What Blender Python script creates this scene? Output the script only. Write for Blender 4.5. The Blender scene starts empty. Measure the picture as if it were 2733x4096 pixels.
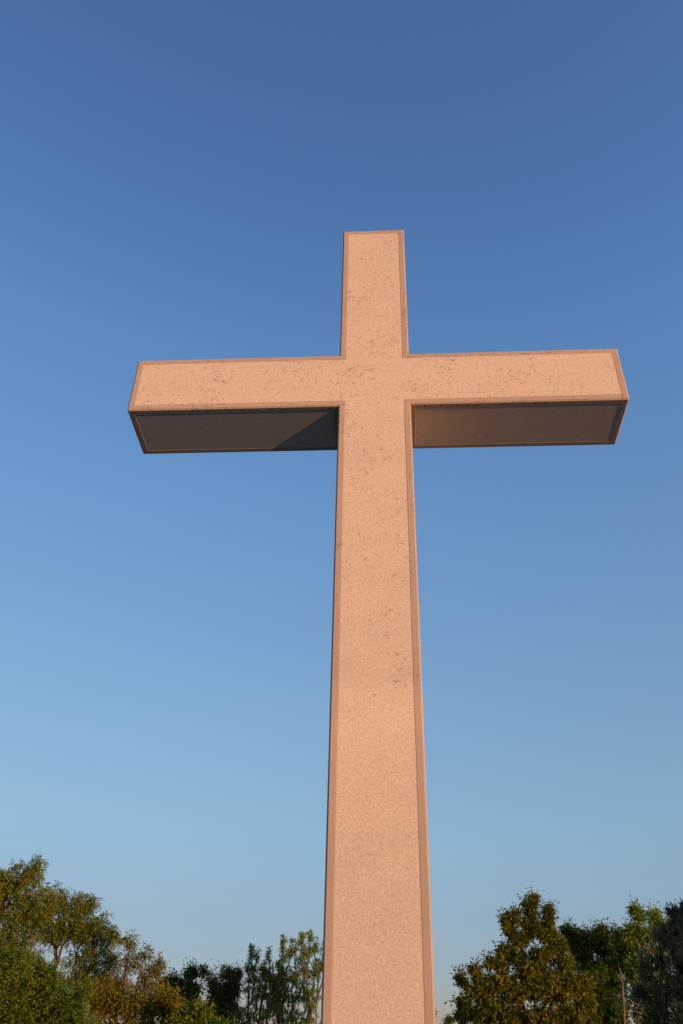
import bpy, bmesh, math, random
import numpy as np
from mathutils import Vector

SC = bpy.context.scene
COL = SC.collection

# ------------------------------------------------------------------ camera
ARM_Z = 9.853                      # height of the underside of the cross-arm
CAM = Vector((0.1512, -8.650, 1.60))
YAW, PITCH, ROLL = -0.06617, 0.63724, 0.02319
F_PX, W_PX, H_PX = 3434.5, 2733.0, 4096.0
_fw = Vector((math.sin(YAW) * math.cos(PITCH), math.cos(YAW) * math.cos(PITCH), math.sin(PITCH)))
_r = Vector((math.cos(YAW), -math.sin(YAW), 0))
_u = _r.cross(_fw)
RIGHT = _r * math.cos(ROLL) + _u * math.sin(ROLL)
UP = _u * math.cos(ROLL) - _r * math.sin(ROLL)
cd = bpy.data.cameras.new("camera")
cam = bpy.data.objects.new("camera", cd)
COL.objects.link(cam)
from mathutils import Matrix
m = Matrix((RIGHT, UP, -_fw)).transposed().to_4x4()
m.translation = CAM
cam.matrix_world = m
cd.sensor_fit = 'VERTICAL'
cd.sensor_height = 23.6
cd.sensor_width = 15.75
cd.lens = F_PX / H_PX * 23.6
cd.clip_start = 0.05
cd.clip_end = 60000
cd.dof.use_dof = True
cd.dof.focus_distance = 12.0
cd.dof.aperture_fstop = 1.0
SC.camera = cam

# ------------------------------------------------------------------ light
SUN_AZ = math.atan2(0.76, -0.65)   # clockwise from +Y
SUN_EL = math.radians(-2.3)        # hilltop at sunset: the sun sits a touch below the level of the hill
SKY_EL = math.radians(3.0)
world = bpy.data.worlds.new("World")
SC.world = world
world.use_nodes = True
wn = world.node_tree
wn.nodes.clear()
w_out = wn.nodes.new('ShaderNodeOutputWorld')
w_bg = wn.nodes.new('ShaderNodeBackground')
sky = wn.nodes.new('ShaderNodeTexSky')
sky.sky_type = 'NISHITA'
sky.sun_disc = False
sky.sun_elevation = SKY_EL
sky.sun_rotation = SUN_AZ
sky.altitude = 300
sky.air_density = 1.6
sky.dust_density = 1.0
sky.ozone_density = 3.0
w_bg.inputs['Strength'].default_value = 0.15
# the evening sky is a little bluer, and rosier low down, than the model's: a tint by height above the horizon
w_tc = wn.nodes.new('ShaderNodeTexCoord')
w_sep = wn.nodes.new('ShaderNodeSeparateXYZ')
wn.links.new(w_tc.outputs['Generated'], w_sep.inputs[0])
w_ramp = wn.nodes.new('ShaderNodeValToRGB')
TINT = [(0.085, (.76, .66, 1.15)), (.133, (.694, .743, 1.214)), (.192, (.757, .775, 1.08)), (.274, (.883, .905, 1.09)),
        (.403, (.936, .965, 1.09)), (.572, (.931, 1.0, 1.2)), (.72, (.879, 1.01, 1.27)), (.809, (.772, .91, 1.19)), (.906, (.741, .807, 1.105))]
_e = w_ramp.color_ramp.elements
while len(_e) < len(TINT):
    _e.new(0.5)
for _el, (_p, _c) in zip(_e, TINT):
    _el.position = _p
    _el.color = (_c[0] / 1.5, _c[1] / 1.5, _c[2] / 1.5, 1)
wn.links.new(w_sep.outputs['Z'], w_ramp.inputs[0])
w_mul = wn.nodes.new('ShaderNodeVectorMath')
w_mul.operation = 'MULTIPLY'
wn.links.new(sky.outputs[0], w_mul.inputs[0])
wn.links.new(w_ramp.outputs[0], w_mul.inputs[1])
w_sc = wn.nodes.new('ShaderNodeVectorMath')
w_sc.operation = 'SCALE'
w_sc.inputs['Scale'].default_value = 1.5
wn.links.new(w_mul.outputs[0], w_sc.inputs[0])
# evens out the model's brightening towards the point opposite the sun
w_az = wn.nodes.new('ShaderNodeMath')
w_az.operation = 'MULTIPLY_ADD'
wn.links.new(w_sep.outputs['X'], w_az.inputs[0])
w_az.inputs[1].default_value = 0.42
w_az.inputs[2].default_value = 1.5
wn.links.new(w_az.outputs[0], w_sc.inputs['Scale'])
wn.links.new(w_sc.outputs[0], w_bg.inputs['Color'])
wn.links.new(w_bg.outputs[0], w_out.inputs['Surface'])

sd = bpy.data.lights.new("sun", 'SUN')
sd.energy = 1.72
sd.angle = math.radians(0.5)
sd.color = (1.0, 0.55, 0.285)
sun = bpy.data.objects.new("sun", sd)
COL.objects.link(sun)
to_sun = Vector((math.sin(SUN_AZ) * math.cos(SUN_EL), math.cos(SUN_AZ) * math.cos(SUN_EL), math.sin(SUN_EL)))
sun.rotation_euler = to_sun.to_track_quat('Z', 'Y').to_euler()

SC.view_settings.view_transform = 'Standard'
SC.view_settings.look = 'None'
SC.view_settings.exposure = 1.9
SC.view_settings.gamma = 1.0


# ------------------------------------------------------------------ helpers
def ray(px, py):
    return (_fw * F_PX + RIGHT * (px - W_PX / 2) - UP * (py - H_PX / 2)).normalized()


def at(px, py, dist):
    """Point on the pixel's line of sight at a given horizontal distance in front of the camera (along +Y)."""
    d = ray(px, py)
    return CAM + d * (dist / d.y)


def link(name, mesh, mat=None, parent=None):
    o = bpy.data.objects.new(name, mesh)
    COL.objects.link(o)
    if mat:
        mesh.materials.append(mat)
    if parent:
        o.parent = parent
    return o


def tag(o, label, cat, group=None, kind=None):
    o['label'] = label
    o['category'] = cat
    if group:
        o['group'] = group
    if kind:
        o['kind'] = kind


def empty(name, loc):
    o = bpy.data.objects.new(name, None)
    COL.objects.link(o)
    o.location = loc
    o.empty_display_size = 0.3
    return o


class NT:
    """Small wrapper for building node trees."""
    def __init__(self, name):
        self.mat = bpy.data.materials.new(name)
        self.mat.use_nodes = True
        self.t = self.mat.node_tree
        self.t.nodes.clear()
        self.out = self.n('ShaderNodeOutputMaterial')

    def n(self, typ, **kw):
        node = self.t.nodes.new(typ)
        for k, v in kw.items():
            setattr(node, k, v)
        return node

    def l(self, a, b):
        self.t.links.new(a, b)

    def val(self, sock, v):
        if hasattr(v, 'links') or isinstance(v, bpy.types.NodeSocket):
            self.l(v, sock)
        else:
            sock.default_value = v

    def math(self, op, a, b=0.0, c=None, clamp=False):
        nd = self.n('ShaderNodeMath', operation=op, use_clamp=clamp)
        self.val(nd.inputs[0], a)
        self.val(nd.inputs[1], b)
        if c is not None:
            self.val(nd.inputs[2], c)
        return nd.outputs[0]

    def noise(self, vec, scale, detail=2.0, rough=0.5, dist=0.0):
        nd = self.n('ShaderNodeTexNoise')
        self.l(vec, nd.inputs['Vector'])
        nd.inputs['Scale'].default_value = scale
        nd.inputs['Detail'].default_value = detail
        nd.inputs['Roughness'].default_value = rough
        nd.inputs['Distortion'].default_value = dist
        return nd.outputs['Fac']

    def ramp(self, fac, stops, interp='LINEAR'):
        nd = self.n('ShaderNodeValToRGB')
        nd.color_ramp.interpolation = interp
        e = nd.color_ramp.elements
        while len(e) < len(stops):
            e.new(0.5)
        for el, (p, c) in zip(e, stops):
            el.position = p
            el.color = (c, c, c, 1) if not hasattr(c, '__len__') else (*c, 1)
        self.l(fac, nd.inputs[0])
        return nd.outputs[0]

    def mix(self, fac, a, b, mode='MIX'):
        nd = self.n('ShaderNodeMix', data_type='RGBA', blend_type=mode)
        self.val(nd.inputs[0], fac)
        for s, v in ((nd.inputs[6], a), (nd.inputs[7], b)):
            if isinstance(v, tuple):
                s.default_value = (*v, 1)
            else:
                self.l(v, s)
        return nd.outputs[2]


# ------------------------------------------------------------------ materials
def stone_material(name, base, dark, grain, pits, rough_panel):
    N = NT(name)
    tc = N.n('ShaderNodeTexCoord')
    v = tc.outputs['Object']
    sep = N.n('ShaderNodeSeparateXYZ')
    N.l(v, sep.inputs[0])
    z = sep.outputs['Z']
    # broad tone: soft blotches and faint horizontal lift bands left by the casting
    mp = N.n('ShaderNodeMapping')
    mp.inputs['Scale'].default_value = (0.25, 0.25, 1.6)
    N.l(v, mp.inputs['Vector'])
    bands = N.noise(mp.outputs[0], 1.0, 3.0, 0.55)
    blotch = N.noise(v, 2.3, 4.0, 0.6)
    tone = N.math('ADD', N.math('MULTIPLY', bands, 0.6), N.math('MULTIPLY', blotch, 0.4))
    tone = N.ramp(tone, [(0.32, 0.0), (0.68, 1.0)])
    col = N.mix(tone, dark, base)
    # casting lifts of the shaft: a duller one above the joint, a paler smoother one under it
    zl = N.n('ShaderNodeMapRange')
    zl.inputs['From Min'].default_value = 0.0
    zl.inputs['From Max'].default_value = 14.0
    N.l(N.math('ADD', z, N.math('MULTIPLY', N.math('SUBTRACT', blotch, 0.5), 0.25)), zl.inputs['Value'])
    lift = N.ramp(zl.outputs[0], [(0.0, 0.88), (0.25, 0.89), (0.33, 0.96), (0.36, 1.0), (0.400, 1.0), (0.408, 0.93), (0.45, 0.945), (0.52, 0.97), (0.69, 0.975), (0.70, 1.0), (0.715, 0.985), (0.9, 0.96)])
    col = N.mix(1.0, col, lift, 'MULTIPLY')
    # grain of the aggregate
    g1 = N.noise(v, 48.0, 2.0, 0.7)
    g2 = N.noise(v, 115.0, 1.0, 0.5)
    g = N.math('ADD', N.math('MULTIPLY', g1, 0.55), N.math('MULTIPLY', g2, 0.45))
    gr = N.ramp(g, [(0.36, 1.0 - grain), (0.62, 1.0 + 0.0)])
    col = N.mix(1.0, col, gr, 'MULTIPLY')
    # lichen marks: short curled strokes and small dots, thick around the crossing, thin lower down
    dens = N.noise(v, 1.5, 3.0, 0.6)
    zr = N.n('ShaderNodeMapRange')
    zr.inputs['From Min'].default_value = 4.6
    zr.inputs['From Max'].default_value = 8.2
    zr.inputs['To Min'].default_value = -0.16
    zr.inputs['To Max'].default_value = 0.02
    N.l(z, zr.inputs['Value'])
    dens = N.math('ADD', dens, zr.outputs[0])
    mp2 = N.n('ShaderNodeMapping')
    mp2.inputs['Scale'].default_value = (0.75, 0.9, 1.35)
    N.l(v, mp2.inputs['Vector'])
    c1 = N.noise(mp2.outputs[0], 19.0, 2.0, 0.55, 0.6)
    line = N.math('LESS_THAN', N.math('ABSOLUTE', N.math('SUBTRACT', c1, 0.5)), 0.017)
    brk = N.noise(v, 12.0, 1.0, 0.5)
    stroke = N.math('MULTIPLY', line, N.math('GREATER_THAN', N.math('ADD', brk, N.math('MULTIPLY', N.math('SUBTRACT', dens, 0.5), 0.9)), 0.66 - pits))
    vo = N.n('ShaderNodeTexVoronoi')
    N.l(v, vo.inputs['Vector'])
    vo.inputs['Scale'].default_value = 31.0
    sepc = N.n('ShaderNodeSeparateColor')
    N.l(vo.outputs['Color'], sepc.inputs[0])
    size = N.math('MULTIPLY', N.math('SUBTRACT', N.math('ADD', sepc.outputs[0], N.math('SUBTRACT', dens, 0.5)), 0.675 - pits), 0.80)
    dot = N.math('LESS_THAN', N.math('ADD', vo.outputs['Distance'], N.math('MULTIPLY', N.math('SUBTRACT', c1, 0.5), 0.5)), size)
    marks = N.math('MAXIMUM', stroke, dot)
    # lichen keeps off the sheltered soffits
    gn = N.n('ShaderNodeNewGeometry')
    gs = N.n('ShaderNodeSeparateXYZ')
    N.l(gn.outputs['True Normal'], gs.inputs[0])
    marks = N.math('MULTIPLY', marks, N.math('SUBTRACT', 1.0, N.math('MULTIPLY', N.math('LESS_THAN', gs.outputs['Z'], -0.9), 0.7)))
    if not rough_panel:
        # row of round dark spots on the underside of the arms, along the front edge
        geo = N.n('ShaderNodeNewGeometry')
        sn = N.n('ShaderNodeSeparateXYZ')
        N.l(geo.outputs['True Normal'], sn.inputs[0])
        v2 = N.n('ShaderNodeTexVoronoi')
        N.l(v, v2.inputs['Vector'])
        v2.inputs['Scale'].default_value = 23.0
        s2 = N.n('ShaderNodeSeparateColor')
        N.l(v2.outputs['Color'], s2.inputs[0])
        ax = N.math('ABSOLUTE', sep.outputs['X'])
        thr = N.math('SUBTRACT', 0.85, N.math('MULTIPLY', ax, 0.2))
        sp = N.math('MULTIPLY', N.math('LESS_THAN', v2.outputs['Distance'], 0.36), N.math('LESS_THAN', s2.outputs[1], thr))
        sp = N.math('MULTIPLY', sp, N.math('LESS_THAN', sn.outputs['Z'], -0.9))
        sp = N.math('MULTIPLY', sp, N.math('LESS_THAN', sep.outputs['Y'], 0.075))
        marks = N.math('MAXIMUM', marks, N.math('MULTIPLY', sp, 1.3))
    ragged = N.ramp(N.noise(v, 90.0, 2.0, 0.6), [(0.36, 0.45), (0.56, 0.95)])
    marks = N.math('MULTIPLY', marks, ragged)
    col = N.mix(marks, col, (0.13, 0.065, 0.042))
    bs = N.n('ShaderNodeBsdfPrincipled')
    N.l(col, bs.inputs['Base Color'])
    bs.inputs['Roughness'].default_value = 0.9
    bs.inputs['Specular IOR Level'].default_value = 0.15
    bump = N.n('ShaderNodeBump')
    bump.inputs['Strength'].default_value = 0.55 if rough_panel else 0.15
    bump.inputs['Distance'].default_value = 0.006 if rough_panel else 0.003
    N.l(N.math('SUBTRACT', g, N.math('MULTIPLY', marks, 0.3)), bump.inputs['Height'])
    N.l(bump.outputs[0], bs.inputs['Normal'])
    N.l(bs.outputs[0], N.out.inputs['Surface'])
    return N.mat


M_PANEL = stone_material("washed_aggregate", (0.582, 0.496, 0.415), (0.525, 0.440, 0.366), 0.36, 0.0, True)
M_BORDER = stone_material("smooth_concrete", (0.375, 0.300, 0.243), (0.328, 0.259, 0.208), 0.16, 0.025, False)


def plain(name, col, rough=0.9, var=0.25, scale=6.0):
    N = NT(name)
    tc = N.n('ShaderNodeTexCoord')
    f = N.noise(tc.outputs['Object'], scale, 4.0, 0.6)
    c = N.mix(N.ramp(f, [(0.3, 0.0), (0.7, 1.0)]), tuple(x * (1 - var) for x in col), tuple(x * (1 + var) for x in col))
    bs = N.n('ShaderNodeBsdfPrincipled')
    N.l(c, bs.inputs['Base Color'])
    bs.inputs['Roughness'].default_value = rough
    bs.inputs['Specular IOR Level'].default_value = 0.15
    N.l(bs.outputs[0], N.out.inputs['Surface'])
    return N.mat


M_MORTAR = plain("pale_mortar", (0.50, 0.43, 0.36), 0.95, 0.1, 20)
M_LICHEN = plain("dark_lichen", (0.035, 0.028, 0.024), 1.0, 0.3, 60)
M_GROUND = plain("pale_gravel_and_dry_grass", (0.27, 0.235, 0.185), 1.0, 0.35, 0.8)


def leaf_material(name, cols, red=0.03, trans=0.3, redcol=(0.10, 0.035, 0.012), rough=0.5):
    """cols: four leaf colours (linear albedo) spread over the single leaves; clumps drift between them."""
    N = NT(name)
    geo = N.n('ShaderNodeNewGeometry')
    rnd = geo.outputs['Random Per Island']
    tc = N.n('ShaderNodeTexCoord')
    cl = N.noise(tc.outputs['Object'], 1.3, 2.0, 0.6)
    f = N.math('ADD', N.math('MULTIPLY', rnd, 0.55), N.math('MULTIPLY', N.math('SUBTRACT', cl, 0.28), 1.05), clamp=True)
    col = N.ramp(f, [(0.05, cols[0]), (0.4, cols[1]), (0.68, cols[2]), (0.95, cols[3])])
    cl2 = N.noise(tc.outputs['Object'], 2.2, 2.0, 0.6)
    isred = N.math('LESS_THAN', rnd, N.math('MULTIPLY', N.ramp(cl2, [(0.45, 0.15), (0.65, 2.6)]), red))
    col = N.mix(isred, col, redcol)
    bs = N.n('ShaderNodeBsdfPrincipled')
    N.l(col, bs.inputs['Base Color'])
    bs.inputs['Roughness'].default_value = rough
    bs.inputs['Specular IOR Level'].default_value = 0.12
    tr = N.n('ShaderNodeBsdfTranslucent')
    N.l(col, tr.inputs['Color'])
    mx = N.n('ShaderNodeMixShader')
    mx.inputs[0].default_value = trans
    N.l(bs.outputs[0], mx.inputs[1])
    N.l(tr.outputs[0], mx.inputs[2])
    N.l(mx.outputs[0], N.out.inputs['Surface'])
    return N.mat


# ------------------------------------------------------------------ ground: one sheet, the top of a broad hill
def build_ground():
    radii = [0, 4, 8, 14, 22, 32, 45, 60, 80, 110, 150, 220, 320, 500, 800, 1300, 2200, 3600, 6000, 9000]
    seg = 72
    rng = random.Random(5)
    bm = bmesh.new()
    rings = []
    for i, r in enumerate(radii):
        if i == 0:
            rings.append([bm.verts.new((0, 6, 0))])
            continue
        ring = []
        for k in range(seg):
            a = 2 * math.pi * k / seg
            z = -0.05 * max(0, r - 55)
            if r > 30:
                z += (math.sin(3 * a + r * .01) + math.sin(7 * a - r * .02)) * min(r * .0008, 1.5) - min(r * .0016, 3)
            z -= (rng.random()) * (.05 if r > 6 else 0)
            ring.append(bm.verts.new((r * math.cos(a), 6 + r * math.sin(a), z)))
        rings.append(ring)
    for k in range(seg):
        bm.faces.new((rings[0][0], rings[1][k], rings[1][(k + 1) % seg]))
    for a, b in zip(rings[1:], rings[2:]):
        for k in range(seg):
            bm.faces.new((a[k], b[k], b[(k + 1) % seg], a[(k + 1) % seg]))
    me = bpy.data.meshes.new("ground")
    bm.to_mesh(me)
    bm.free()
    for p in me.polygons:
        p.use_smooth = True
    o = link("ground", me, M_GROUND)
    o['kind'] = 'structure'


build_ground()

# ------------------------------------------------------------------ the stone cross
A, L, D, HA, HT = 0.5, 3.469, 0.9615, 1.0045, 3.9586
BEV, BORD, REC = 0.018, 0.067, 0.003
J_LOW, J_UP = -4.224, 2.4675


def build_cross():
    root = empty("stone_cross", (0, 0, 0))
    tag(root, "tall pale stone cross with smooth borders round rough panels, rising among the trees", "cross")
    zb = -ARM_Z - 0.4
    out = [(-A, zb), (A, zb), (A, 0), (L, 0), (L, HA), (A, HA), (A, HT), (-A, HT), (-A, HA), (-L, HA), (-L, 0), (-A, 0)]
    bm = bmesh.new()
    panels = bm.faces.layers.int.new("panel")
    fr = [bm.verts.new((x, 0, z)) for x, z in out]
    bk = [bm.verts.new((x, D, z)) for x, z in out]
    bm.faces.new(fr)
    bm.faces.new(list(reversed(bk)))
    for i in range(12):
        j = (i + 1) % 12
        bm.faces.new((fr[i], bk[i], bk[j], fr[j]))
    bmesh.ops.recalc_face_normals(bm, faces=bm.faces)
    conv = [e for e in bm.edges if e.is_convex]
    bmesh.ops.bevel(bm, geom=conv, offset=BEV, segments=1, affect='EDGES', profile=0.5)
    bm.normal_update()
    big = [f for f in bm.faces if f.calc_area() > 0.3 and max(abs(c) for c in f.normal) > 0.99]
    for f in big:
        bmesh.ops.inset_individual(bm, faces=[f], thickness=BORD, depth=0.0, use_even_offset=True)
        bmesh.ops.inset_individual(bm, faces=[f], thickness=0.011, depth=-REC, use_even_offset=True)
    for f in big:
        if f.is_valid:
            f[panels] = 1
    cuts = [J_LOW, -0.0015, HA + 0.0015, J_UP]
    segs = [("shaft", zb - 1, J_LOW), ("shaft", J_LOW, cuts[1]), ("crossbeam", cuts[1], cuts[2]),
            ("top_arm", cuts[2], J_UP), ("top_arm", J_UP, HT + 1)]
    G = 0.0025
    for name, z0, z1 in segs:
        def cut(gap):
            c = bm.copy()
            for zc, up in ((z0 + gap, False), (z1 - gap, True)):
                bmesh.ops.bisect_plane(c, geom=c.verts[:] + c.edges[:] + c.faces[:], dist=1e-6,
                                       plane_co=(0, 0, zc), plane_no=(0, 0, 1), clear_outer=up, clear_inner=not up)
            return c
        b = cut(0.0 if name == "crossbeam" else G)
        lay = b.faces.layers.int["panel"]
        bmesh.ops.holes_fill(b, edges=[e for e in b.edges if e.is_boundary], sides=0)
        pan = cut(0.0 if name == "crossbeam" else 0.0004)
        play = pan.faces.layers.int["panel"]
        bmesh.ops.delete(b, geom=[f for f in b.faces if f[lay]], context='FACES')
        bmesh.ops.delete(pan, geom=[f for f in pan.faces if not f[play]], context='FACES')
        me = bpy.data.meshes.new(name)
        b.to_mesh(me)
        b.free()
        body = link(name, me, M_BORDER, root)
        # loose faces of the panels -> one rough panel per side of the segment
        while pan.faces:
            seed = pan.faces[:][0]
            grp, stack = {seed}, [seed]
            while stack:
                f = stack.pop()
                for e in f.edges:
                    for q in e.link_faces:
                        if q not in grp:
                            grp.add(q)
                            stack.append(q)
            pb = bmesh.new()
            vm = {}
            for f in grp:
                vs = []
                for vv in f.verts:
                    if vv not in vm:
                        vm[vv] = pb.verts.new(vv.co)
                    vs.append(vm[vv])
                pb.faces.new(vs)
            pm = bpy.data.meshes.new("rough_panel")
            pb.to_mesh(pm)
            pb.free()
            link("rough_panel", pm, M_PANEL, body)
            bmesh.ops.delete(pan, geom=list(grp), context='FACES')
        pan.free()
    bm.free()
    # mortar in the joints between the cast pieces: flush in the smooth border, deep behind the panels
    c, s_, n = 0.0015, 0.0015 + BEV, BEV + BORD + 0.004
    half = [(-A + s_, c), (-A + n, c), (-A + n, 0.03), (A - n, 0.03), (A - n, c), (A - s_, c),
            (A - c, s_), (A - c, n), (A - 0.03, n), (A - 0.03, D - n), (A - c, D - n), (A - c, D - s_)]
    prof = half + [(-x, D - y) for x, y in half]
    for zc in (J_LOW, -0.0021, HA + 0.0021, J_UP):
        b = bmesh.new()
        lo = [b.verts.new((x, y, zc - 0.0018)) for x, y in prof]
        hi = [b.verts.new((x, y, zc + 0.0018)) for x, y in prof]
        b.faces.new(list(reversed(lo)))
        b.faces.new(hi)
        for i in range(len(prof)):
            j = (i + 1) % len(prof)
            b.faces.new((lo[i], lo[j], hi[j], hi[i]))
        me = bpy.data.meshes.new("mortar_joint")
        b.to_mesh(me)
        b.free()
        link("mortar_joint", me, M_MORTAR, root)
    return root


cross = build_cross()
for ch in cross.children_recursive:
    for v in ch.data.vertices:
        v.co.z += ARM_Z


# ------------------------------------------------------------------ trees
M_BARK = plain("grey_brown_bark", (0.075, 0.052, 0.038), 0.95, 0.35, 9)
M_BARK_RED = plain("reddish_twig_bark", (0.10, 0.05, 0.035), 0.95, 0.3, 9)
M_BARK_DEAD = plain("bare_weathered_wood", (0.11, 0.08, 0.06), 0.9, 0.3, 14)
LEAF = dict(
    olive=leaf_material("olive_green_leaf", [(0.040, 0.076, 0.011), (0.089, 0.134, 0.012), (0.143, 0.175, 0.014), (0.215, 0.207, 0.024)], 0.035),
    bright=leaf_material("yellow_green_leaf", [(0.026, 0.066, 0.010), (0.066, 0.117, 0.010), (0.117, 0.161, 0.010), (0.153, 0.175, 0.015)], 0.02),
    rust=leaf_material("rusty_leaf", [(0.058, 0.078, 0.010), (0.099, 0.119, 0.010), (0.164, 0.149, 0.012), (0.213, 0.157, 0.017)], 0.05),
    dark=leaf_material("dark_green_leaf", [(0.024, 0.055, 0.013), (0.044, 0.086, 0.013), (0.073, 0.117, 0.013), (0.130, 0.151, 0.018)], 0.01),
    willow=leaf_material("fresh_green_leaf", [(0.056, 0.112, 0.025), (0.112, 0.195, 0.025), (0.183, 0.265, 0.025), (0.276, 0.314, 0.035)], 0.02),
    gold=leaf_material("golden_green_leaf", [(0.035, 0.068, 0.008), (0.088, 0.112, 0.009), (0.154, 0.152, 0.010), (0.220, 0.171, 0.015)], 0.015),
    silver=leaf_material("grey_green_leaf", [(0.039, 0.065, 0.034), (0.072, 0.104, 0.052), (0.130, 0.169, 0.085), (0.312, 0.325, 0.156)], 0.0, trans=0.15, rough=.42),
)


def mesh_from(name, verts, faces_flat, sizes):
    me = bpy.data.meshes.new(name)
    me.vertices.add(len(verts))
    me.vertices.foreach_set('co', np.asarray(verts, np.float32).ravel())
    me.loops.add(len(faces_flat))
    me.loops.foreach_set('vertex_index', np.asarray(faces_flat, np.int32))
    me.polygons.add(len(sizes))
    st = np.concatenate([[0], np.cumsum(sizes)[:-1]]).astype(np.int32)
    me.polygons.foreach_set('loop_start', st)
    me.update(calc_edges=True)
    me.validate()
    return me


def unit(v):
    return v / (np.linalg.norm(v, axis=-1, keepdims=True) + 1e-9)


class Skeleton:
    def __init__(self):
        self.p, self.par, self.dir, self.pl = [], [], [], []

    def add(self, pos, par):
        pos = np.asarray(pos, float)
        self.p.append(pos)
        self.par.append(par)
        if par < 0:
            self.dir.append(np.array([0, 0, 1.0]))
            self.pl.append(0.0)
        else:
            d = pos - self.p[par]
            n = np.linalg.norm(d)
            self.dir.append(d / (n + 1e-9))
            self.pl.append(self.pl[par] + n)
        return len(self.p) - 1

    def path(self, start, pts):
        i = start
        for q in pts:
            i = self.add(q, i)
        return i


def wood_mesh(sk, tips, rt, powr, rmin, name):
    P = np.array(sk.p)
    V, Fc, S = [], [], []
    off = 0
    par = sk.par
    r = np.maximum(rt * np.maximum(tips, 1) ** powr, rmin)
    for i in range(len(P)):
        j = par[i]
        if j < 0:
            continue
        a, b = P[j], P[i]
        ra, rb = min(r[j], r[i] * 1.35), r[i]
        d = b - a
        n = np.linalg.norm(d)
        if n < 1e-6:
            continue
        d = d / n
        sides = 8 if rb > 0.03 else (5 if rb > 0.012 else 3)
        h = np.cross(d, [0.3, 0.9, 0.2])
        h /= np.linalg.norm(h) + 1e-9
        k = np.cross(d, h)
        ang = np.arange(sides) * 2 * math.pi / sides
        circ = np.outer(np.cos(ang), h) + np.outer(np.sin(ang), k)
        V.append(a - d * ra * .3 + circ * ra)
        V.append(b + d * rb * .3 + circ * rb)
        for q in range(sides):
            q2 = (q + 1) % sides
            Fc += [off + q, off + q2, off + sides + q2, off + sides + q]
            S.append(4)
        off += 2 * sides
    me = mesh_from(name, np.concatenate(V), Fc, S)
    me.polygons.foreach_set('use_smooth', [True] * len(me.polygons))
    return me


def leaf_mesh(name, pos, d, rng, length, width, leaflets=1, rachis=0.0, droop=0.0):
    """pos, d: leaf bases and directions. Every leaf (or leaflet) is a little folded blade of its own."""
    n = len(pos)
    if leaflets > 1:
        t = np.tile(np.linspace(0.15, 1.0, leaflets), n)
        P = np.repeat(pos, leaflets, 0)
        D = np.repeat(d, leaflets, 0)
        rl = np.repeat(rachis * rng.uniform(.7, 1.2, n), leaflets)
        sag = np.zeros((n * leaflets, 3))
        sag[:, 2] = -droop * rl * t * t
        P = P + D * (rl * t)[:, None] + sag
        up = unit(rng.normal(size=(n, 3)) + np.array([0, 0, 1.2]))
        side = unit(np.cross(d, up))
        sg = np.tile(np.where(np.arange(leaflets) % 2 == 0, 1.0, -1.0), n)
        sg[leaflets - 1::leaflets] = 0
        d = unit(D * .65 + np.repeat(side, leaflets, 0) * sg[:, None] + rng.normal(size=P.shape) * .18 - np.array([0, 0, .25 * droop]))
        pos = P
        n = len(pos)
    L = length * rng.uniform(.6, 1.25, n)[:, None]
    Wd = width * rng.uniform(.7, 1.25, n)[:, None]
    nr = unit(rng.normal(size=(n, 3)) + np.array([0, 0, .5]))
    s = unit(np.cross(d, nr))
    up = np.cross(s, d)
    mid = pos + d * L * .42
    V = np.stack([pos, mid + s * Wd * .5 + up * Wd * .18, pos + d * L - up * L * .12, mid - s * Wd * .5 + up * Wd * .18], 1).reshape(-1, 3)
    base = (np.arange(n) * 4)[:, None]
    F = (base + np.array([[0, 1, 2, 0, 2, 3]])).ravel()
    return mesh_from(name, V, F, np.full(n * 2, 3))


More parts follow.
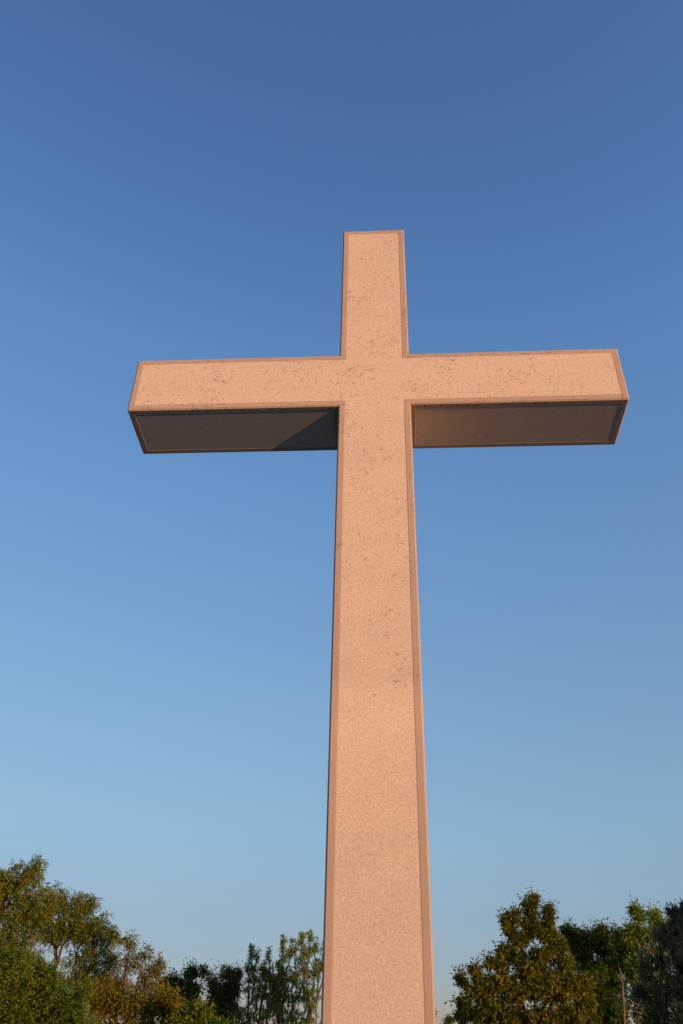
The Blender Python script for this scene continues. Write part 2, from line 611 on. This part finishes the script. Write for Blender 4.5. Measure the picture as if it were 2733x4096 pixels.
def tree(name, label, cat, group, stems, dist, blobs, twigs, leaves, mat, seed, bark=None, leaf=(.085, .035), leaflets=1,
         rachis=0.0, droop=.35, spread=.10, upright=0.0, rt=.0055, powr=.45, depth=1.0, fork=None, terminal=.5, tuft=.8, sprigs=.15, sprig_len=.12):
    rng = np.random.default_rng(seed)
    E_, W_ = [], []
    for b in blobs:
        px, py, rx, ry = b[:4]
        dd = b[4] if len(b) > 4 else 0.0
        c = at(px, py, dist + dd)
        ex = (at(px + rx, py, dist + dd) - c).length
        ez = (at(px, py - ry, dist + dd) - c).length
        ey = min(max((ex + ez) / 2, .12), 1.5) * depth
        shrink = spread * .8
        E_.append((np.array(c), np.maximum(np.array([ex, ey, ez]) - shrink, .03)))
        W_.append((ex * ez) ** .85 + .01)
    W_ = np.array(W_) / sum(W_)
    # twig ends spread through the crown, kept a little apart
    ends = []
    cnt = np.maximum(3, np.round(W_ * twigs)).astype(int)
    for (c, e), k in zip(E_, cnt):
        v = unit(rng.normal(size=(k, 3)))
        rad = rng.uniform(0.05, 1, k) ** (1 / 2.6)
        ends.append(c + v * rad[:, None] * e)
    # single sprigs that stick out of the outline
    ks = int(sprigs * twigs)
    for bi in rng.choice(len(E_), ks, p=np.sqrt(W_) / np.sqrt(W_).sum()):
        c, e = E_[bi]
        v = unit(rng.normal(size=3) + np.array([0, 0, .9 + upright]))
        q = c + v * e + v * rng.uniform(.05, sprig_len)
        if not any(np.sum(((q - c2) / e2) ** 2) < 1 for c2, e2 in E_):
            ends.append(q[None])
    ends = np.concatenate(ends)
    ends = ends[ends[:, 2] > .35]
    sk = Skeleton()
    top = None
    for st in stems:
        px, lean, fk = st[0], st[1], st[2]          # where the stem stands, how far it leans, pixel of its fork
        fkp = np.array(at(fk[0], fk[1], dist + (st[3] if len(st) > 3 else 0)))
        fkp[2] = max(fkp[2], .5)
        b = np.array([fkp[0] + lean, fkp[1] + rng.uniform(-.1, .1), -.15])
        root = sk.add(b, -1)
        k = max(4, int((fkp[2]) / .35))
        ts = (np.arange(k) + 1) / k
        wob = np.cumsum(rng.normal(size=(k, 3)) * .02, 0)
        wob -= ts[:, None] * wob[-1]
        pts = b + (fkp - b) * ts[:, None] + wob
        pts[:, 0] += lean * .25 * np.sin(ts * math.pi)
        sk.path(root, pts)
    org = np.mean([sk.p[i] for i in range(len(sk.p)) if sk.p[i][2] > 1.0] or [sk.p[-1]], axis=0)
    order = np.argsort(np.linalg.norm(ends - org, axis=1) + rng.uniform(0, .3, len(ends)))
    tipn = []
    for q in ends[order]:
        P = np.array(sk.p)
        Dn = np.array(sk.dir)
        w = q - P
        dn = np.linalg.norm(w, axis=1)
        cosa = np.sum(w * Dn, 1) / (dn + 1e-6)
        below = np.clip(P[:, 2] - q[2] + .1, 0, None)
        cost = dn * (1 + .7 * (1 - cosa)) + .22 * np.array(sk.pl) + 1.2 * below + np.where(P[:, 2] < .8, 5, 0)
        if upright:
            cost = cost + upright * np.hypot(w[:, 0], w[:, 1])
        i = int(np.argmin(cost))
        d = dn[i]
        k = max(2, int(d / .22))
        ts = ((np.arange(k) + 1) / k)[:, None]
        c1 = sk.p[i] + sk.dir[i] * d * .35 + np.array([0, 0, .08 * d]) + rng.normal(size=3) * .05 * d
        pts = (1 - ts) ** 2 * sk.p[i] + 2 * ts * (1 - ts) * c1 + ts ** 2 * q
        tipn.append(sk.path(i, pts))
    tips = np.zeros(len(sk.p))
    for t in tipn:
        tips[t] += 1
    for i in range(len(sk.p) - 1, -1, -1):
        if sk.par[i] >= 0:
            tips[sk.par[i]] += tips[i]
    P = np.array(sk.p)
    par = np.array(sk.par)
    root_z = at(stems[0][0], 4096, dist)
    me = wood_mesh(sk, tips, rt, powr, rt * .75, "trunk")
    org = Vector(P[0])
    org.z = 0
    obj = empty(name, org)
    tag(obj, label, cat, group)
    for v in (me,):
        co = np.empty(len(v.vertices) * 3, np.float32)
        v.vertices.foreach_get('co', co)
        v.vertices.foreach_set('co', (co.reshape(-1, 3) - np.array(org, np.float32)).ravel())
    link("trunk", me, bark or M_BARK, obj)
    # leaves along the thin twigs, most of them near the twig ends
    Lp, Ld = [], []
    istip = np.zeros(len(P), bool)
    istip[tipn] = True
    seg = [i for i in range(len(P)) if par[i] >= 0 and tips[i] <= 2]
    wts = np.array([(3.0 if istip[i] else 1.0) * (1 if tips[i] <= 1 else .5) for i in seg])
    # some twigs are barer than others
    wts *= rng.uniform(.35, 1.3, len(seg))
    cntl = rng.multinomial(leaves, wts / wts.sum())
    seg = np.array(seg)
    idx = np.repeat(seg, cntl)
    t = rng.uniform(0, 1, len(idx)) ** .8
    A_, B_ = P[par[idx]], P[idx]
    tw = unit(B_ - A_)
    off = rng.normal(size=(len(idx), 3)) * spread * rng.uniform(.3, 1, (len(idx), 1))
    pos = A_ + (B_ - A_) * t[:, None] + off
    d = unit(tw * (terminal + .2 * rng.normal(size=(len(idx), 1))) + unit(off) * .7 + rng.normal(size=(len(idx), 3)) * .35 - np.array([0, 0, droop]))
    # and a tuft round each twig end
    k = int(leaves * tuft)
    ti = rng.choice(np.array(tipn), k)
    o2 = unit(rng.normal(size=(k, 3))) * (spread * 1.15 * rng.uniform(.05, 1, (k, 1)) ** .8)
    o2[:, 2] -= spread * .4 * droop
    pos = np.concatenate([pos, P[ti] - np.array(sk.dir)[ti] * spread * .6 + o2])
    d = np.concatenate([d, unit(unit(o2) * .8 + np.array(sk.dir)[ti] * terminal + rng.normal(size=(k, 3)) * .3 - np.array([0, 0, droop]))])
    pos -= np.array(org)
    lm = leaf_mesh("crown", pos, d, rng, leaf[0], leaf[1], leaflets, rachis, droop)
    link("crown", lm, mat, obj)
    return obj


T_LEFT = "trees behind the cross on the left"
T_RIGHT = "trees behind the cross on the right"

tree("broadleaf_tree", "tallest olive green tree at the left edge, with a ragged sprig at its top", "tree", T_LEFT,
     [(20, .1, (25, 3900))], 22,
     [(60, 3560, 90, 80), (115, 3495, 55, 38), (152, 3456, 20, 22), (70, 3460, 22, 14), (0, 3620, 110, 110), (-110, 3620, 130, 130),
      (150, 3630, 75, 75), (60, 3730, 120, 90), (20, 3530, 50, 40), (-60, 3780, 140, 90), (60, 3850, 120, 70)],
     700, 2300, LEAF['olive'], 11, powr=.38, leaf=(.075, .026), leaflets=7, rachis=.15, droop=.5, spread=.045, rt=.0055)
tree("broadleaf_tree", "airy olive green tree with fanning bare limbs, just right of the tallest left tree", "tree", T_LEFT,
     [(205, -.3, (222, 3862))], 23,
     [(300, 3620, 90, 52), (215, 3595, 60, 50), (355, 3615, 30, 34), (380, 3715, 85, 55), (440, 3745, 46, 50), (300, 3730, 100, 65),
      (430, 3850, 55, 45), (200, 3720, 75, 75), (330, 3840, 70, 35), (380, 3800, 70, 45), (300, 3680, 110, 70), (340, 3910, 100, 45), (430, 3930, 80, 45), (130, 3640, 60, 60)],
     640, 1900, LEAF['olive'], 12, powr=.37, leaf=(.075, .026), leaflets=7, rachis=.14, droop=.5, spread=.045, rt=.0055)
tree("bush", "dense yellow green bush filling the lower left corner", "bush", T_LEFT,
     [(60, .2, (70, 4150)), (190, -.1, (180, 4160))], 16,
     [(60, 3905, 120, 80), (170, 3935, 75, 70), (250, 4020, 100, 60), (60, 4050, 160, 100), (200, 4160, 200, 110), (0, 3850, 80, 50), (-120, 3950, 130, 130)],
     560, 5200, LEAF['bright'], 13, leaf=(.062, .023), leaflets=7, rachis=.17, droop=.4, spread=.06)
tree("sparse_tree", "thin tree with bare reddish upright twigs between the airy tree and the dark green one", "tree", T_LEFT,
     [(540, .1, (545, 3960))], 22,
     [(505, 3763, 12, 14), (531, 3762, 12, 14), (580, 3808, 22, 16), (635, 3845, 14, 14), (650, 3868, 12, 12), (530, 3840, 45, 45),
      (600, 3885, 55, 32), (560, 3940, 100, 40), (470, 3920, 60, 40)],
     150, 420, LEAF['rust'], 14, bark=M_BARK_RED, leaf=(.075, .028), leaflets=5, rachis=.14, droop=.5, spread=.04, upright=.8)
tree("bush", "low rust and orange tinged bush under the sparse reddish twigs", "bush", T_LEFT,
     [(500, 0, (500, 4200)), (620, .1, (610, 4200))], 19,
     [(560, 4020, 110, 55), (430, 4010, 90, 60), (350, 3960, 60, 40), (670, 4010, 55, 50), (560, 4140, 190, 80), (380, 4130, 120, 70)],
     520, 11500, LEAF['rust'], 15, bark=M_BARK_RED, leaf=(.07, .028), droop=.4, spread=.11)
tree("dark_tree", "dark green tree with a small twin tip, right of the reddish twigs", "tree", T_LEFT,
     [(745, 0, (745, 4020))], 26,
     [(766, 3890, 20, 22), (812, 3886, 12, 10), (690, 3922, 36, 18), (660, 3945, 30, 25), (745, 3955, 70, 45), (720, 4040, 100, 60), (740, 4130, 130, 60)],
     240, 8500, LEAF['dark'], 16, leaf=(.09, .038), spread=.12)
tree("dark_tree", "low dark green tree with thin single sprigs, left of the tall upright shoots", "tree", T_LEFT,
     [(900, 0, (895, 4030))], 27,
     [(906, 3882, 8, 12), (945, 3892, 16, 14), (846, 3915, 16, 8), (885, 3962, 62, 34), (935, 3945, 46, 36), (890, 4040, 90, 65), (900, 4130, 120, 60)],
     240, 8500, LEAF['dark'], 17, leaf=(.09, .036), spread=.12)
tree("bush", "small yellow green bush low in front of the two dark trees", "bush", T_LEFT,
     [(800, 0, (800, 4220))], 18,
     [(800, 4050, 60, 34), (770, 4120, 90, 50), (870, 4130, 70, 40), (800, 4200, 120, 60)],
     190, 3800, LEAF['bright'], 18, leaf=(.085, .032), spread=.09)
tree("tall_shrub", "clump of upright leafy shoots in the middle left, shorter of the two", "shrub", T_LEFT,
     [(1000, .0, (1000, 4090)), (1030, .1, (1030, 4080)), (1065, -.05, (1068, 4070)), (985, .1, (982, 4100))], 27,
     [(1004, 3812, 11, 22), (1024, 3835, 15, 22), (1074, 3822, 9, 28), (1000, 3875, 28, 36), (1064, 3895, 28, 42), (1035, 3905, 50, 40), (1100, 3930, 35, 40), (1022, 3965, 55, 55), (1010, 4050, 70, 50), (1010, 4140, 80, 60), (1080, 3960, 55, 50), (1090, 4050, 65, 55)],
     480, 3800, LEAF['willow'], 19, leaf=(.085, .026), spread=.04, upright=1.3, droop=.0, terminal=.9, rt=.0045)
tree("tall_shrub", "tallest clump of upright leafy shoots, close against the left side of the shaft", "shrub", T_LEFT,
     [(1130, .05, (1130, 4080)), (1165, 0, (1168, 4070)), (1205, -.05, (1205, 4060)), (1235, 0, (1240, 4060)), (1268, .05, (1265, 4070)), (1300, 0, (1298, 4080))], 27,
     [(1133, 3782, 12, 32), (1207, 3765, 10, 22), (1243, 3752, 9, 17), (1263, 3785, 12, 24), (1168, 3805, 24, 36), (1215, 3830, 36, 46), (1130, 3865, 32, 46),
      (1200, 3905, 55, 55), (1265, 3875, 28, 62), (1160, 3975, 75, 55), (1240, 3995, 45, 60), (1310, 3850, 30, 70), (1115, 3920, 45, 48), (1100, 4000, 50, 52), (1200, 4080, 100, 50), (1200, 4160, 110, 60)],
     820, 6600, LEAF['willow'], 20, leaf=(.085, .026), spread=.04, upright=1.3, droop=.0, terminal=.9, rt=.0045)
tree("far_tree", "far small tree mostly hidden behind the foot of the shaft", "tree", None,
     [(1700, 0, (1700, 4130))], 48,
     [(1700, 4085, 46, 14), (1734, 4050, 8, 22), (1690, 4140, 70, 40)],
     60, 900, LEAF['dark'], 21, leaf=(.10, .045), spread=.14)
tree("far_tree", "far small round tree in the sky gap between the shaft and the golden tree", "tree", None,
     [(1800, 0, (1800, 4140))], 46,
     [(1803, 4078, 20, 16), (1785, 4098, 18, 10), (1815, 4130, 40, 30), (1860, 4120, 40, 40)],
     90, 1800, LEAF['dark'], 22, leaf=(.10, .045), spread=.14)
tree("conical_tree", "golden green tree with a stepped pointed crown, nearest the shaft on the right", "tree", T_RIGHT,
     [(2092, .05, (2086, 3915))], 21,
     [(2136, 3588, 16, 20), (2106, 3618, 18, 11), (2194, 3630, 21, 24), (2190, 3668, 22, 26), (2025, 3668, 20, 15), (2060, 3656, 18, 18), (2132, 3637, 26, 13),
      (2120, 3678, 42, 28), (2037, 3708, 34, 20), (2160, 3720, 52, 40), (2083, 3740, 52, 36), (2210, 3735, 26, 30), (2010, 3793, 25, 20), (2065, 3805, 56, 36),
      (2180, 3800, 75, 50), (2243, 3775, 22, 25), (1957, 3835, 20, 18), (2000, 3850, 42, 22), (1900, 3868, 30, 13), (1840, 3906, 26, 8), (1915, 3905, 32, 26),
      (2140, 3870, 105, 50), (2255, 3850, 42, 50), (1880, 3950, 32, 17), (1855, 4000, 34, 26), (1930, 3970, 50, 40), (1850, 4055, 26, 24), (1970, 4020, 85, 55),
      (2085, 3960, 90, 45), (2235, 3940, 95, 65), (2120, 4060, 140, 60), (2250, 4060, 110, 60), (2340, 3915, 38, 34), (2346, 3995, 55, 55), (2000, 3915, 75, 50), (2180, 3930, 95, 55), (2020, 4085, 110, 50), (2300, 3945, 65, 50), (1925, 4060, 50, 45), (2100, 4180, 240, 80)],
     860, 27000, LEAF['gold'], 23, leaf=(.088, .034), spread=.09, droop=.95, tuft=1.2, sprigs=.08, sprig_len=.08)
tree("dark_tree", "wide dark green tree standing between the golden tree and the grey green olive", "tree", T_RIGHT,
     [(2420, 0, (2410, 3960))], 26,
     [(2261, 3714, 12, 12), (2288, 3722, 8, 8), (2285, 3767, 42, 26), (2336, 3740, 20, 18), (2404, 3722, 32, 20), (2387, 3757, 56, 36), (2472, 3738, 36, 22),
      (2438, 3791, 72, 45), (2320, 3808, 48, 36), (2370, 3860, 85, 45), (2472, 3842, 65, 45), (2520, 3800, 55, 50), (2545, 3870, 65, 60), (2404, 3944, 110, 70), (2404, 4030, 140, 70), (2404, 4140, 160, 80)],
     520, 22000, LEAF['dark'], 24, leaf=(.095, .038), spread=.12, droop=.6)
tree("broadleaf_tree", "green tree with a leaning top branch against the sky, behind the olive", "tree", T_RIGHT,
     [(2600, .1, (2600, 3880))], 24,
     [(2537, 3629, 17, 12), (2558, 3663, 20, 20), (2615, 3656, 25, 10), (2635, 3690, 46, 26), (2526, 3706, 26, 14), (2523, 3740, 36, 24), (2590, 3740, 46, 36),
      (2660, 3706, 36, 26), (2590, 3808, 55, 40), (2560, 3860, 55, 45), (2700, 3760, 80, 70), (2600, 3960, 120, 80)],
     300, 7500, LEAF['willow'], 25, leaf=(.095, .036), spread=.10, droop=.65)
olive = tree("olive_tree", "shaded grey green olive tree with small narrow leaves at the right edge", "tree", T_RIGHT,
     [(2760, .1, (2740, 4150)), (2700, .2, (2690, 4160))], 17,
     [(2742, 3652, 36, 28), (2700, 3668, 16, 20), (2800, 3660, 60, 55), (2710, 3720, 45, 45), (2655, 3765, 42, 38), (2620, 3830, 55, 48), (2720, 3830, 85, 75),
      (2612, 3900, 50, 52), (2680, 3950, 105, 75), (2592, 3985, 58, 58), (2590, 4060, 70, 55), (2680, 4070, 115, 75), (2810, 3900, 110, 120), (2700, 4180, 190, 80), (2860, 4080, 130, 120)],
     700, 30000, LEAF['silver'], 26, leaf=(.075, .02), spread=.06, droop=-.4, terminal=1.2, tuft=.6, sprigs=.2, sprig_len=.12)
# unseen copy added out of frame to keep the evening sun off the olive
shade_olive = olive.copy()
COL.objects.link(shade_olive)
shade_olive.location = olive.location + Vector((3.0, -2.6, 0))
shade_olive.rotation_euler.z = math.radians(140)
shade_olive.scale = (1.25, 1.25, 1.05)
tag(shade_olive, "unseen grey green olive tree added towards the sun to shade the visible one", "tree")
for ch in olive.children:
    c = ch.copy()
    COL.objects.link(c)
    c.parent = shade_olive


def build_dead_tree():
    dist = 19
    sk = Skeleton()
    px = lambda x, y: np.array(at(x, y, dist))
    top = px(2491, 3944)
    base = np.array([px(2500, 4096)[0] + .03, top[1], -.1])
    r = sk.add(base, -1)
    low = px(2497, 4080)
    for t in (.25, .5, .75, 1):
        r = sk.add(base + (low - base) * t, r)
    mid = r = sk.path(r, [px(2496, 4030), px(2491, 3985)])
    r = sk.path(r, [px(2490, 3944), px(2487, 3920)])
    f = r
    sk.path(f, [px(2485, 3903), px(2480, 3880), px(2476, 3866), px(2475, 3850)])
    sk.path(f, [px(2496, 3908), px(2500, 3896), px(2502, 3888)])
    sk.path(f, [px(2481, 3912), px(2478, 3900)])
    sk.path(mid, [px(2484, 3978), px(2470, 3983), px(2457, 3981), px(2448, 3972)])
    sk.path(mid, [px(2502, 3970), px(2512, 3955)])
    tips = np.ones(len(sk.p))
    tips[:] = 1
    for i in range(len(sk.p) - 1, -1, -1):
        if sk.par[i] >= 0:
            tips[sk.par[i]] += tips[i] * .9
    me = wood_mesh(sk, tips, .009, .42, .009, "dead_tree")
    o = link("dead_tree", me, M_BARK_DEAD)
    tag(o, "thin leafless dead trunk with a forked tip in front of the wide dark tree", "dead tree")


build_dead_tree()
